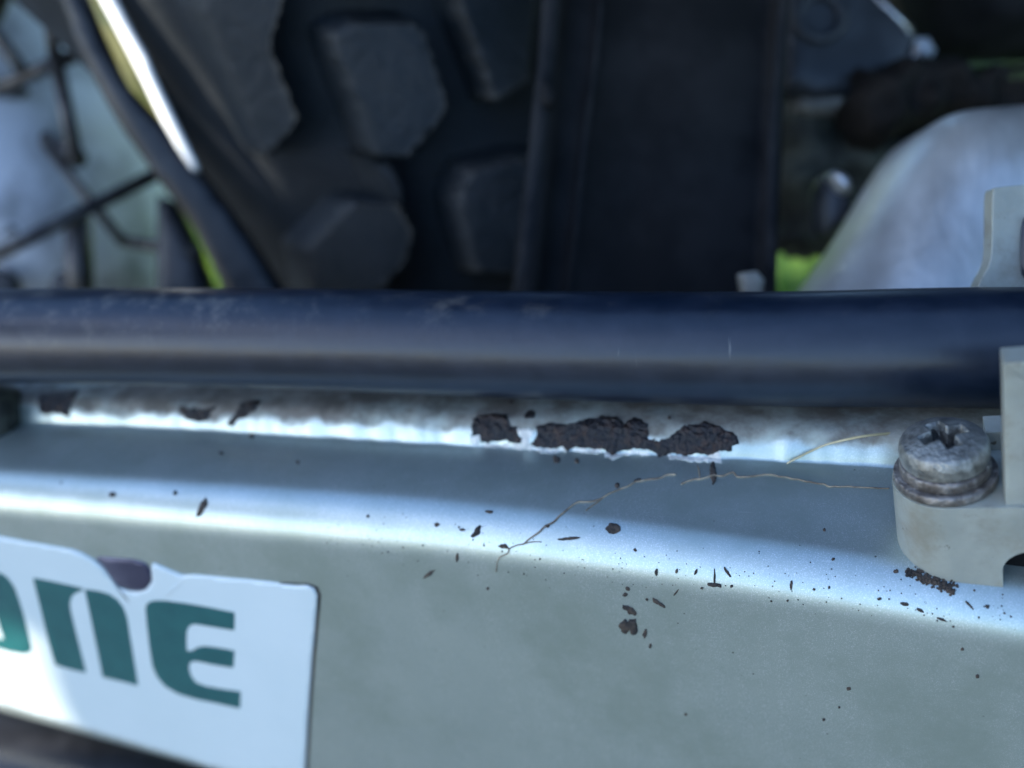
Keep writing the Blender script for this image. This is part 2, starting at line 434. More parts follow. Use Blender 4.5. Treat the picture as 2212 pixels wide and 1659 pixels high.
# rust patches along the edge, where the paint has come off; a torn white paint rim hugs each lower side
def q4(l): return [(x*.3472, 580.3+y*.3472) for x, y in l]
def q5(l): return [(768.1+x*.3858, 768.1+y*.3858) for x, y in l]
def q8(l): return [(1280+x*.4213, 1109.4+y*.4213) for x, y in l]
def q6(l): return [(1706.8+x*.4114, 682.7+y*.4114) for x, y in l]
def q7(l): return [(x*.3571, 1066.8+y*.3571) for x, y in l]
chips = [q5([(655, 350), (760, 330), (850, 330), (862, 390), (900, 400), (905, 440), (935, 460), (925, 490), (860, 490), (850, 475), (700, 490), (690, 445), (645, 455)]),
         q5([(1010, 400), (1080, 375), (1170, 385), (1240, 375), (1300, 355), (1360, 350), (1380, 335), (1470, 345), (1500, 385), (1560, 350), (1600, 360), (1640, 385), (1640, 470), (1690, 465), (1650, 530), (1560, 520), (1470, 540), (1440, 555), (1380, 525), (1230, 515), (1180, 540), (1160, 505), (1100, 525), (1030, 515), (975, 500), (1015, 450)]),
         q5([(1650, 480), (1740, 465), (1790, 430), (1840, 390), (1920, 385), (1960, 370), (2020, 390), (2080, 420), (2135, 450), (2145, 490), (2110, 510), (2100, 540), (2040, 530), (1990, 560), (1900, 545), (1850, 565), (1770, 545), (1740, 560), (1700, 575), (1680, 545), (1640, 530)]),
         q4([(225, 830), (240, 780), (330, 760), (450, 760), (500, 735), (470, 800), (430, 880), (440, 935), (380, 905), (260, 905), (240, 870)]),
         q4([(1108, 850), (1180, 870), (1260, 880), (1330, 860), (1365, 830), (1320, 890), (1285, 950), (1240, 955), (1150, 935), (1120, 895)]),
         q4([(1510, 830), (1620, 820), (1590, 880), (1530, 920), (1480, 945), (1440, 975), (1405, 970), (1440, 935), (1480, 870)]),
         q5([(940, 335), (960, 310), (1000, 310), (1015, 330), (1000, 350), (955, 352)])]
for i, c in enumerate(chips):
    me = patch(rough_poly(c, 5, 5, i), ARM, .0016, 3, 4, nz=.9, nzs=90)
    link('rust_patch', me, m_rust, arm)
# lifted white paint flakes under the patches
fl = [q5([(640, 455), (690, 450), (700, 495), (860, 495), (860, 520), (690, 510), (640, 490)]),
      q5([(870, 500), (930, 490), (925, 450), (905, 415), (1000, 415), (985, 470), (970, 500), (1060, 525), (1100, 530), (1170, 505), (1175, 535), (1090, 550), (980, 530), (870, 520)]),
      q5([(1215, 515), (1370, 525), (1375, 550), (1230, 540)]),
      q5([(1390, 540), (1440, 560), (1560, 530), (1640, 535), (1640, 560), (1540, 550), (1440, 580), (1400, 570)]),
      q5([(1740, 550), (1860, 570), (1990, 560), (2040, 530), (2045, 600), (1940, 595), (1760, 580)])]
for i, c in enumerate(fl):
    link('paint_flake', patch(rough_poly(c, 3, 6, 40+i), ARM, .0010, 2, 4, nz=.8, nzs=80), m_lip, arm, smooth=False)

# flecks of dried mud, one by one
fk = []
for x, y, rx, ry, an in [(675, 990, 40, 18, 2.1), (1440, 968, 38, 28, .2), (745, 875, 22, 10, 0), (458, 948, 16, 12, 0), (598, 975, 18, 8, 0), (1128, 585, 18, 20, 0), (1240, 590, 12, 12, 0), (1465, 730, 17, 15, 0), (1580, 700, 20, 10, 0), (2000, 660, 60, 17, 1.57), (1075, 955, 12, 9, 0), (830, 1068, 30, 12, .1), (1565, 1088, 9, 8, 0), (1185, 1025, 60, 8, -.1), (70, 900, 9, 8, 0), (870, 262, 12, 10, 0), (1755, 350, 10, 9, 0), (570, 1130, 9, 20, 0), (740, 1305, 8, 8, 0), (415, 1220, 45, 8, -.6)]:
    (px, py), = q5([(x, y)]); fk.append((px, py, rx*.3858, ry*.3858, an))
for x, y, rx, ry, an in [(700, 1405, 16, 14, 0), (1095, 1395, 14, 14, 0), (1262, 1480, 62, 26, 2.1), (1565, 1040, 17, 17, 0), (1375, 1150, 14, 10, 0), (380, 1330, 8, 8, 0), (1855, 1205, 10, 8, 0)]:
    (px, py), = q4([(x, y)]); fk.append((px, py, rx*.3472, ry*.3472, an))
for x, y, rx, ry, an in [(328, 302, 9, 16, 0), (432, 296, 7, 12, .3), (530, 300, 6, 14, .4), (625, 365, 38, 9, .15), (626, 325, 5, 36, 0), (690, 300, 7, 40, -.6), (712, 372, 9, 8, 0), (180, 383, 12, 10, 0), (168, 413, 12, 10, 0), (278, 440, 8, 8, 0), (345, 460, 46, 10, .6), (428, 405, 5, 20, .6), (190, 495, 48, 17, .6), (165, 575, 26, 32, 0), (210, 585, 24, 45, -.2), (270, 615, 10, 24, .3), (296, 675, 8, 10, 0), (1018, 370, 6, 22, .1), (1555, 295, 12, 9, 0), (1468, 436, 9, 8, 0), (1600, 462, 24, 8, .2), (1680, 495, 22, 7, .5), (1790, 542, 26, 6, .4), (1850, 578, 6, 5, 0), (1925, 462, 26, 7, .8), (2028, 477, 12, 10, 0), (1190, 84, 9, 9, 0), (1235, 234, 10, 8, 0), (1895, 694, 8, 8, 0), (1975, 834, 8, 8, 0), (1315, 895, 10, 9, 0), (478, 1028, 8, 8, 0), (1185, 1055, 8, 8, 0), (1265, 990, 5, 5, 0), (220, 188, 8, 7, 0), (560, 383, 7, 6, 0), (1135, 388, 7, 6, 0), (1215, 378, 5, 8, 0)]:
    (px, py), = q8([(x, y)]); fk.append((px, py, rx*.4213, ry*.4213, an))
for i, (px, py, rx, ry, an) in enumerate(fk):
    me = patch(rough_poly(smooth_poly(blob(px, py, rx*1.15, ry*1.15, an, 9, i), 1), 2, min(3, min(rx, ry)*.45), i), ARM, .0018, 2, max(1.5, min(rx, ry)*.7), nz=.8, nzs=120)
    link('mud_fleck', me, m_mud, arm)
# dirt crumbs caked in front of the clamp foot
bm_all = []
rr = random.Random(3)
crumbs = bmesh.new()
def crumb(px, py, r):
    h = ARM.ray_cast(CAM, ray(px, py).normalized())
    if h[0] is None: return
    g = bmesh.ops.create_icosphere(crumbs, subdivisions=1, radius=r)['verts']
    for v in g: v.co = v.co*rr.uniform(.6, 1.2)+h[0]+h[1]*r*.3
for k in range(230):
    t = rr.random(); (px, py), = q6([(610+t*255+rr.gauss(0, 8), 1338+t*100+rr.gauss(0, 12+12*t))])
    crumb(px, py, rr.uniform(.0009, .0024))
for k in range(210):                              # fine grit sprinkled along the bright shoulder
    t = rr.random(); px = 700+t*1500; py = 1150+(px-700)*.115+rr.gauss(0, 30)
    crumb(px, py, rr.uniform(.0004, .0010)*(1 if rr.random() < .9 else 1.8))
finish(link('dirt_grit', bmme(crumbs, 'grit'), m_mud, arm), kind='stuff')

# ------------------------------------------------------------------ sticker
sticker_pts = q7([(-500, 170), (-200, 215), (0, 258), (200, 295), (430, 335), (500, 360), (570, 400), (620, 440), (670, 500), (715, 565), (770, 585), (830, 592), (890, 575), (925, 520), (918, 440), (930, 418), (970, 435), (1040, 465), (1105, 492), (1170, 488), (1250, 495), (1600, 528), (1800, 555), (1860, 548), (1905, 570), (1922, 610), (1915, 720), (1890, 1000), (1868, 1300), (1845, 1700), (1838, 1838), (1500, 1722), (1100, 1595), (430, 1398), (0, 1270), (-200, 1210), (-500, 1120)])
stk = link('sticker', patch(sticker_pts, ARM, .0018, 0, 9), m_sticker, arm)
stk['label'] = 'white sticker with green lettering and a torn wrinkled top edge'
edge = [(x+2.2, y) for x, y in q7([(1700, 535), (1860, 543), (1915, 562), (1935, 610), (1926, 720), (1900, 1000), (1878, 1300), (1856, 1700), (1842, 2000)])]
edge2 = edge+[(x-7, y+2) for x, y in reversed(edge)]
link('dirty_outline', patch(edge2, ARM, .0009, 0, 6), m_mud, stk)
STK = bvh_of(stk)
letters = [
 [(200, 508), (300, 525), (420, 552), (505, 572), (500, 584), (455, 600), (432, 625), (423, 665), (428, 710), (460, 840), (522, 1082), (430, 1062), (335, 1035), (290, 880), (240, 670)],
 [(513, 576), (600, 588), (660, 606), (710, 640), (745, 685), (768, 745), (785, 850), (810, 1000), (836, 1160), (730, 1132), (622, 1108), (580, 900)],
 [(880, 690), (892, 660), (930, 645), (990, 645), (1100, 658), (1260, 685), (1420, 718), (1418, 825), (1290, 805), (1180, 786), (1148, 795), (1130, 830), (1128, 890), (1130, 950), (1160, 950), (1195, 928), (1240, 920), (1330, 932), (1420, 950), (1412, 1052), (1290, 1032), (1180, 1010), (1150, 1018), (1142, 1050), (1155, 1100), (1185, 1140), (1240, 1162), (1340, 1180), (1456, 1196), (1452, 1298), (1320, 1268), (1180, 1240), (1080, 1210), (1000, 1165), (950, 1105), (922, 1040), (905, 930), (890, 800)],
 [(-60, 455), (0, 476), (45, 505), (85, 560), (115, 640), (145, 740), (175, 860), (192, 935), (180, 962), (140, 968), (60, 955), (-20, 930), (-160, 895), (-230, 840), (-150, 800), (-60, 855), (24, 882), (0, 810), (-30, 700), (-70, 600), (-130, 560), (-150, 470)]]
for L_ in letters:
    link('printed_letter', patch(smooth_poly(dens(q7(L_), 7), 1), STK, .0004, 0, 9, base=-.0005), m_ink, stk, smooth=False)
# the crease folds of the wrinkled top edge and the tear's shade and reflection painted as an indigo patch
m_tear_shade = mat('tear_shade_indigo', (.045, .045, .085), (.09, .09, .14), .35, .3, 12)
link('tear_shade', patch(smooth_poly(q7([(560, 375), (700, 385), (830, 395), (905, 430), (925, 500), (905, 560), (860, 590), (790, 585), (720, 560), (680, 520), (640, 450)]), 2), ARM, .0022, 8, 8), m_tear_shade, stk)
for pts, w in (([(700, 555), (730, 590), (760, 630), (785, 660)], .0011), ([(1165, 495), (1110, 525), (1050, 570), (1010, 610), (985, 640)], .0014)):
    pp = [STK.ray_cast(CAM, ray(*p).normalized())[0] or ARM.ray_cast(CAM, ray(*p).normalized())[0] for p in q7(pts)]
    link('crease', tube(spline(pp, 5), lambda t, w=w: w*math.sin(math.pi*min(.97, max(.06, t)))+.0001, 8), m_mud if w < .0012 else m_sticker, stk)

# ------------------------------------------------------------------ hose
hose = thing('brake_hose', (-.4, .05, 3.38), 'thick black glossy hose running left to right above the silver beam', 'hose')
hp = [V(.75, .12, 3.372), V(.45, .105, 3.388), P(2200, 752, 1.03), P(1660, 754, 1.10), P(1100, 745, 1.18), P(550, 731, 1.26), P(0, 726, 1.345), P(-600, 735, 1.45), P(-1300, 780, 1.6)]
def hr(t): return .0655
link('sleeve', tube(spline(hp, 14), hr, 48, wob=.006), m_hose, hose)

# ------------------------------------------------------------------ clamp and screw
tl = math.radians(6.5)
O = V(.1115, -.0915, 3.255)
ux, uz = V(math.cos(tl), 0, math.sin(tl)), V(-math.sin(tl), 0, math.cos(tl))
FR = Matrix((ux, V(0, 1, 0), uz)).transposed().to_4x4(); FR.translation = O
clamp = thing('hose_clamp', O, 'milky white plastic hose clamp screwed to the silver beam at the right edge', 'clamp')
RB, HB = .0478, .115
XR = (FR.inverted() @ PL(2165, 1170, 1, O.y-RB)).x
def tmp(bm):
    return bpy.data.objects.new('tmp', bmme(bm, 'tmp'))
bm = bmesh.new()
prism([V(RB*math.cos(t), RB*math.sin(t), .0105) for t in [2*math.pi*k/56 for k in range(56)]], V(0, 0, HB-.0105), FR, bm)
body = link('clamp_body', bmme(bm, 'boss'), m_plastic, clamp)
bm = bmesh.new()
HT = HB-.0003
arch = [V(.0, 0, HT), V(.0, 0, .011), V(XR, 0, .011), V(XR, 0, .036)]+[V(XR+.0285+.0285*math.cos(t), 0, .038+.024*math.sin(t)) for t in [math.pi-math.pi*k/14 for k in range(15)]]+[V(XR+.057, 0, 0.001), V(.19, 0, .001), V(.19, 0, HT)]
prism([p+V(0, -RB+.00005, 0) for p in arch], V(0, 2*RB-.002, 0), FR, bm)
parts_ = [tmp(bm)]
bm = bmesh.new(); xw = (FR.inverted() @ PL(2166, 920, 1, O.y-RB+.004)).x+.0015
box(bm, (xw, -RB+.0045, HB-.01), (.19, -RB+.030, .268), FR); parts_.append(tmp(bm))
bm = bmesh.new(); box(bm, (.040, .040, HB-.01), (.188, .068, HB+.022), FR); parts_.append(tmp(bm))
for o in parts_:
    COL.objects.link(o)
    md = body.modifiers.new('join', 'BOOLEAN'); md.operation = 'UNION'; md.object = o; md.solver = 'EXACT'
bpy.context.view_layer.update()
me = bpy.data.meshes.new_from_object(body.evaluated_get(bpy.context.evaluated_depsgraph_get()))
body.modifiers.clear(); body.data = me
for o in parts_: bpy.data.objects.remove(o)
for p in me.polygons: p.use_smooth = True
sharp(bev(body, .003, 3, 30), 40)
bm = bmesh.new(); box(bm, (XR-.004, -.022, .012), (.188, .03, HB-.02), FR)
link('arch_shade_block', bmme(bm, 'arch_shade'), m_black, clamp, smooth=False)  # black block standing in for the deep shade inside the arch
# back plate rising behind the hose
m_plate = m_plastic
bp = [(2136, 412), (2142, 408), (2260, 398), (2360, 398), (2360, 700), (2100, 700), (2102, 625), (2110, 605), (2128, 575), (2134, 540), (2134, 440)]
me = slab(smooth_poly(bp, 1), 1.155, .022, 0, 30)
sharp(bev(link('back_plate', me, m_plastic, clamp), .002, 2))
me = slab(smooth_poly([(2200, 480), (2215, 462), (2300, 455), (2300, 620), (2205, 615), (2196, 560)], 2), 1.15, .03, 0, 30)
link('dark_insert', me, m_hose, clamp)

scr = thing('clamp_screw', FR @ V(0, 0, HB), 'corroded grey cross-head screw with washers standing in the plastic clamp', 'screw')
def fz(z, tx=0): 
    f = FR.copy(); f.translation = FR @ V(.0005, 0, HB+z); return f
def ringme(ri, ro, h, z, bvl=.0015):
    return lathe([(ri, 0), (ri, h), (ro-bvl, h), (ro-bvl*.3, h-bvl*.3), (ro, h-bvl), (ro, bvl*.6), (ro-bvl*.6, 0), (ri, 0)], 72, fz(z))
link('flat_washer', ringme(.02, .0468, .0095, .0003), m_washer, scr)
sw = ringme(.02, .0410, .0130, .0100, .003)
link('spring_washer', sw, m_washer, scr)
# head as a polar height field with a cross recess
bm = bmesh.new(); NR, NA = 46, 144; RH = .0408; rings = []; DPV = {}
fh = fz(.0245)
for i in range(NR+1):
    u = i/NR; ring = []
    for k in range(NA):
        t = 2*math.pi*k/NA
        if u < .80:
            r = RH*u/.80*.93; q = u/.80
            z = .0290-.0085*q**2.2
        else:
            q = (u-.80)/.20; r = RH*(.93+.07*math.sin(min(1, q*2)*math.pi/2)) if q < .5 else RH*(1-.03*(q-.5)*2)
            z = .020*(1-q)+.0*q
        x, y = r*math.cos(t), r*math.sin(t)
        th = t-math.radians(24); lx, ly = abs(r*math.cos(th)), abs(r*math.sin(th))
        arm_w = .0074
        inside = min(max(0, 1-max(0, min(lx, ly)-.0058)/.0014), max(0, 1-max(0, max(lx, ly)-.0195)/.002)) if u < .8 else 0
        core = max(0, 1-max(0, r-.0085)/.003)
        dp = max(inside, core); dp = dp*dp*(3-2*dp)
        z -= dp*(.026-.45*max(lx, ly))
        nn = noise.noise(V(x, y, z)*95)*.0004+noise.noise(V(x, y, z)*420)*.0003
        ring.append(bm.verts.new(fh @ V(x*(1+nn*8), y*(1+nn*8), z+nn))); DPV[ring[-1]] = dp
    rings.append(ring)
for A, B in zip(rings[1:], rings[2:]):
    for k in range(NA):
        f = bm.faces.new((A[k], A[(k+1) % NA], B[(k+1) % NA], B[k]))
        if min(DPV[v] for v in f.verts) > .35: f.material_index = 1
cv = bm.verts.new(fh @ V(0, 0, .0115))
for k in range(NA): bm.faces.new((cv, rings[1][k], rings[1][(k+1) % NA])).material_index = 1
for v in rings[0]: bm.verts.remove(v)
hd = link('screw_head', bmme(bm, 'head'), m_zinc, scr); hd.data.materials.append(m_recess_shade)
link('shank', lathe([(0, -.03), (.019, -.03), (.019, .0175), (0, .0175)], 24, fz(0)), m_zinc, scr)

# ------------------------------------------------------------------ roots and straw lying on the beam
def lay(name, pts, r, m, label, cat, group=None, lift=0, seed=0, par=None):
    pp = []
    for i, (x, y) in enumerate(dens_open(pts, 12)):
        x += 5*noise.noise(V(x*.09, y*.09, seed)); y += 5*noise.noise(V(x*.08, y*.08, seed+5))+2.5*noise.noise(V(x*.3, y*.3, seed+8))
        h = ARM.ray_cast(CAM, ray(x, y).normalized())
        if h[0] is not None: pp.append(h[0]+h[1]*(r*.8+lift*math.sin(math.pi*min(1, i/max(1, len(pts)*4)))))
    o = link(name, tube(spline(pp, 3), lambda t: r*(1.15-.5*t), 8, wob=.5), m, par)
    return finish(o, label, cat, group)
ro = lay('dry_root', q5([(1790, 668), (1680, 690), (1560, 712), (1450, 762), (1380, 800), (1330, 820), (1240, 825), (1170, 872), (1140, 905), (1070, 955), (1000, 1010), (940, 1052), (860, 1082), (850, 1110), (800, 1142), (785, 1200)]), .00105, m_root, 'long thin dry root trailing diagonally down from the rust patches over the beam', 'root', seed=1)
lay('dry_root', q5([(1820, 722), (1900, 695), (2000, 682), (2060, 680), (2110, 663), (2170, 680), (2300, 668), (2450, 690), (2650, 735), (2990, 745)]), .0010, m_root, 'short pale crinkled root lying below the ridge, reaching towards the screw', 'root', seed=4)
for k, pts in enumerate(([(1380, 800), (1320, 850), (1290, 870)], [(860, 1082), (820, 1075)], [(1930, 690), (1920, 620)], [(940, 1052), (1040, 1040)])):
    lay('rootlet', q5(pts), .0008, m_root, None, None, seed=k, par=ro)
pp = [P(1700, 1004, 1.105), P(1768, 967, 1.105), P(1810, 955, 1.095), P(1871, 945, 1.08), P(1952, 933, 1.065), P(2010, 925, 1.04)]
for i, q in enumerate(pp):
    h = ARM.ray_cast(CAM, (q-CAM).normalized())
    if h[0] is not None and i < 4: pp[i] = h[0]+h[1]*(.002+.004*i)
finish(link('straw_stalk', tube(spline(pp, 6), lambda t: .0010+.0007*t, 8), m_straw), 'yellowish dry grass stalk on the ridge just left of the screw head', 'stalk')

# ------------------------------------------------------------------ rear wheel
WC = V(-3.52, 1.45, 2.25); RM, RR, RA = 2.66, .56, .60
wheel = thing('rear_wheel', WC, 'blurred knobbly black tyre on a spoked wheel behind the hose', 'wheel')
def onwheel(ang, rad, y): return WC+V(rad*math.cos(ang), y, rad*math.sin(ang))
bm = bmesh.new(); rows = []
SEG, ST = 200, 48
for i in range(SEG):
    A_ = 2*math.pi*i/SEG; row = []
    for k in range(ST):
        t = 2*math.pi*k/ST
        cr_, sr_ = math.cos(t), math.sin(t)
        e = .8
        rr_ = RM+RR*math.copysign(abs(cr_)**e, cr_); yy = RA*math.copysign(abs(sr_)**e, sr_)
        if cr_ < -.6: yy *= .75
        row.append(bm.verts.new(onwheel(A_, rr_, yy)))
    rows.append(row)
for i in range(SEG):
    A, B = rows[i], rows[(i+1) % SEG]
    for k in range(ST): bm.faces.new((A[k], A[(k+1) % ST], B[(k+1) % ST], B[k]))
tyre = link('tyre', bmme(bm, 'tyre'), m_rubber, wheel); TY = bvh_of(tyre)
def k2(l): return [(597.4+x*.3909, y*.3909) for x, y in l]
def k1(l): return [(x*.3909, y*.3909) for x, y in l]
knobs = [k2([(280, 190), (400, 115), (740, 110), (800, 180), (930, 560), (900, 640), (700, 860), (520, 860), (400, 520), (300, 290)]),
         k1([(1080, -260), (1420, -300), (1560, 0), (1490, 240), (1640, 620), (1620, 680), (1450, 860), (1400, 780), (1190, 250), (1100, 60)]),
         k2([(385, 1112), (655, 1110), (745, 1290), (705, 1450), (545, 1640), (520, 1800), (180, 1800), (205, 1560), (180, 1440), (140, 1375)]),
         k2([(930, -280), (1300, -300), (1420, 0), (1380, 440), (1160, 560), (1120, 430), (980, 60)]),
         k2([(1040, 925), (1320, 860), (1560, 860), (1560, 1520), (1080, 1500), (1020, 1290), (970, 1110)]),
         k2([(150, -420), (560, -420), (700, -330), (640, -120), (420, -60), (200, -80)]),
         k2([(-330, 1560), (-60, 1560), (20, 1800), (-40, 2100), (-300, 2100)]),
         k2([(640, 1800), (1000, 1780), (1150, 2200), (700, 2300)])]
for i, kp in enumerate(knobs):
    kx = sum(p[0] for p in kp)/len(kp); ky = sum(p[1] for p in kp)/len(kp)
    nn_ = (-ray(kx, ky).normalized()+.36*cr+.14*cd).normalized()
    me = patch(smooth_poly(dens([(x-34, y-13) for x, y in kp], 24), 1), TY, .135, 9, 9, base=-.06, flare=.02, nz=.03, nzs=7, fixed_n=nn_)
    sharp(link('tread_knob', me, m_knob, wheel), 50)
# moulded rib and ledge on the side wall
for rad, yy, r_ in ((2.36, -.5, .018), (2.86, -.555, .02)):
    link('side_wall_rib', tube([onwheel(math.radians(-60+2*k), rad, yy) for k in range(100)], r_, 8), m_rubber, wheel)
bm = bmesh.new(); pr_ = [(2.37, -.40), (2.335, -.44), (2.30, -.40), (2.28, -.2), (2.26, 0), (2.28, .2), (2.335, .44), (2.37, .40), (2.31, 0)]
rows = [[bm.verts.new(onwheel(2*math.pi*i/160, r_, y_)) for r_, y_ in pr_] for i in range(160)]
for i in range(160):
    for k in range(len(pr_)): bm.faces.new((rows[i][k], rows[i][(k+1) % len(pr_)], rows[(i+1) % 160][(k+1) % len(pr_)], rows[(i+1) % 160][k]))
rim = link('rim', bmme(bm, 'rim'), m_rim, wheel)
link('hub', lathe([(0, -.6), (.3, -.6), (.32, -.5), (.7, -.42), (.72, -.36), (.4, -.3), (.35, .3), (.7, .36), (.7, .42), (.3, .5), (.3, .6), (0, .6)], 48, Matrix.Translation(WC) @ Matrix.Rotation(math.pi/2, 4, 'X')), m_alloy, wheel)
def strip3(pts, w, th, seg=1):
    return tube(pts, w, 10)
# bright rim lip and the yellow tape line next to it
def lipline(l, t): return [P(x, y, t+(y*.0001)) for x, y in l]
LIP = [(205, -40), (234, -40), (258, 8), (293, 78), (315, 115), (340, 176), (375, 250), (402, 305), (429, 360), (429, 373), (415, 366), (385, 320), (352, 262), (313, 180), (270, 96), (219, 0)]
TAPE = [(178, -40), (209, -40), (222, 0), (273, 96), (316, 180), (355, 258), (376, 290), (335, 247), (285, 195), (266, 158), (230, 80), (198, 0)]
ldep = lambda x, y: .09*(y/365)
link('rim_lip', slab(LIP, 1.94, .02, 0, 22, tilt=ldep), m_polish, rim)
link('rim_tape', slab(TAPE, 1.945, .02, 0, 18, tilt=ldep), m_yellow, rim)
link('rim_flange', slab(smooth_poly([(118, -60), (180, -60), (212, 50), (252, 130), (300, 205), (352, 262), (440, 375), (525, 490), (622, 640), (650, 700), (520, 700), (496, 640), (460, 560), (418, 478), (385, 440), (335, 372), (262, 268), (192, 136)], 1), 2.03, .05, .012, 18, tilt=lambda x, y: .06*(y/365), rnd=24), m_rim, rim)
link('brake_stay', slab([(348, 425), (385, 440), (415, 500), (455, 600), (470, 690), (420, 690), (345, 690)], 2.45, .05, .02, 18), m_rim, wheel)
def spoke(p0, p1, r=.016):
    link('spoke', tube([P(*p0), P(*p1)], r, 10), m_spoke, wheel)
for p0, p1, r_ in (((92, -60, 2.35), (118, 117, 2.35), .012), ((117, 112, 2.35), (166, 350, 2.34), .0135), ((-40, 205, 2.5), (200, 103, 2.42), .014), ((-60, 0, 2.5), (50, 155, 2.45), .013),
                   ((84, -40, 2.5), (196, 94, 2.45), .017), ((98, 312, 2.5), (268, 526, 2.45), .010), ((-200, 648, 2.25), (345, 372, 2.33), .0125), ((168, 470, 2.6), (176, 680, 2.6), .026),
                   ((262, 520, 2.5), (430, 545, 2.4), .012), ((-60, 150, 2.6), (30, -60, 2.6), .014), ((100, 300, 2.55), (172, 345, 2.5), .018)):
    spoke(p0, p1, r_*1.35)
for k in range(30):                                # the spokes outside the picture
    A_ = math.radians(60+k*9.0)
    link('spoke', tube([onwheel(A_, 2.04, 0), onwheel(A_+(.35 if k % 2 else -.35), .6, -.38 if k % 3 else .38)], .016, 8), m_spoke, wheel)

# ------------------------------------------------------------------ pale muffler seen through the spokes
muf = thing('muffler', P(100, 400, 3.2), 'pale bluish metal casing seen blurred through the wheel spokes at the left', 'muffler')
mp_ = [(-500, -300), (40, -200), (130, -60), (190, 20), (240, 120), (300, 250), (335, 380), (350, 470), (345, 560), (330, 640), (200, 760), (-500, 760)]
link('casing', slab(smooth_poly(mp_, 2), 3.25, .3, .5, 60, rnd=330, nz=.05, nzs=2), m_muf, muf)
for pg in ([(118, 590), (165, 585), (175, 680), (110, 700)], [(-20, 575), (42, 592), (40, 700), (-30, 700)], [(-60, 478), (30, 486), (48, 500), (20, 512), (-60, 515)], [(-40, 175), (40, 178), (62, 196), (20, 215), (-40, 212)]):
    link('dark_slot', slab(smooth_poly(pg, 2), 2.72, .05, 0, 12), m_rim, muf)

# ------------------------------------------------------------------ inner mudguard
m_edge = mat('scuffed_plastic_edge', (.003, .005, .008), (.018, .019, .021), .7, 0, 14, .35, .75, bump=.3, bscale=60, spec=.15)
mg = thing('mudguard', P(1400, 600, 1.75), 'black plastic mudguard standing upright between the tyre and the frame', 'mudguard')
cols_t = [(1200, 1112, 1.66), (1215, 1130, 1.64), (1195, 1160, 1.63)]
bm = bmesh.new()
def colpt(xt, xb, y, t): return P(xb+(xt-xb)*(610-y)/610*(1 if y > -700 else 1), y, t)
spec_ = [(1182, 1106, 1.69), (1186, 1110, 1.64), (1194, 1122, 1.625), (1212, 1150, 1.62), (1222, 1166, 1.63), (1226, 1172, 1.665), (1260, 1205, 1.67), (1290, 1221, 1.665), (1296, 1226, 1.655), (1303, 1233, 1.655), (1310, 1240, 1.668), (1420, 1380, 1.66), (1530, 1480, 1.655), (1600, 1560, 1.66), (1650, 1620, 1.68), (1668, 1636, 1.68), (1676, 1645, 1.665), (1700, 1668, 1.665), (1706, 1676, 1.69)]
ysr = [-500, -300, -100, 0, 100, 200, 300, 400, 500, 600, 700, 850]
rowsF = [[bm.verts.new(colpt(xt, xb, y, t+.05*((y-300)/600)**2*-1+.008*noise.noise(V(y*.006, xt*.02, 0)))) for xt, xb, t in spec_] for y in ysr]
rowsB = [[bm.verts.new(v.co-R @ V(0, 0, -.04)) for v in r_] for r_ in rowsF]
for RW, fl_ in ((rowsF, 0), (rowsB, 1)):
    for A, B in zip(RW, RW[1:]):
        for k in range(len(A)-1): bm.faces.new((A[k], A[k+1], B[k+1], B[k]))
for A, B in zip(rowsF, rowsF[1:]):
    i = rowsF.index(A)
    for k in (0, len(spec_)-1): bm.faces.new((A[k], B[k], rowsB[i+1][k], rowsB[i][k]))
for k in range(len(spec_)-1):
    for i in (0, len(ysr)-1): bm.faces.new((rowsF[i][k], rowsF[i][k+1], rowsB[i][k+1], rowsB[i][k]))
link('guard_panel', bmme(bm, 'guard'), m_black, mg)
for l, r_, nm in (([(1196, -80, 1.612), (1185, 100, 1.62), (1160, 330, 1.625), (1130, 620, 1.625), (1120, 760, 1.62)], lambda t: .017-.004*t, 'guard_flange'),
                  ([(1304, -80, 1.645), (1288, 120, 1.652), (1258, 350, 1.655), (1232, 640, 1.652), (1226, 760, 1.65)], lambda t: .0055, 'guard_seam'),
                  ([(1700, -80, 1.655), (1682, 120, 1.66), (1668, 330, 1.665), (1664, 640, 1.662), (1664, 760, 1.66)], lambda t: .011, 'guard_bead')):
    link(nm, tube(spline([P(*q) for q in l], 8), r_, 12, wob=.15), m_edge, mg)
link('clip', slab(smooth_poly([(1175, 170), (1195, 195), (1200, 225), (1180, 235), (1165, 200)], 1), 1.60, .02, .004, 8), m_black, mg)
link('fixing_stud', slab([(1596, 592), (1630, 588), (1645, 606), (1640, 660), (1605, 660)], 1.5, .03, .002, 10), m_pale, mg)

# ------------------------------------------------------------------ frame bracket, linkage, casing, black box
br = thing('frame_bracket', P(1800, 100, 1.9), 'grey metal frame bracket with a round hole at the top right', 'bracket')
bk = slab([(1690, -200), (1820, -160), (1880, -10), (1962, 70), (1966, 120), (1930, 170), (1880, 200), (1830, 215), (1760, 220), (1690, 200)], 2.0, .06, .012, 26)
link('plate', bk, m_frame, br)
hb = Matrix((cr, -cd, -cf)).transposed().to_4x4(); hb.translation = P(1770, 38, 1.955)
link('hole_collar', lathe([(.034, -.03), (.034, .012), (.040, .016), (.052, .016), (.056, .010), (.056, -.02)], 40, hb), m_frame, br)
hb2 = hb.copy(); link('dark_bore', lathe([(0, -.008), (.0345, -.008), (.0345, -.02), (0, -.02)], 32, hb2), m_black, br)
link('edge_weld', tube([P(1872, -25, 1.965), P(1925, 25, 1.965), P(1966, 72, 1.965)], .006, 8), m_bolt, br)
hb = Matrix((cr, -cd, -cf)).transposed().to_4x4(); hb.translation = P(1990, 108, 1.97)
bo = thing('bolt', P(1990, 108, 1.97), 'small bright bolt beside the grey bracket at the top right', 'bolt')
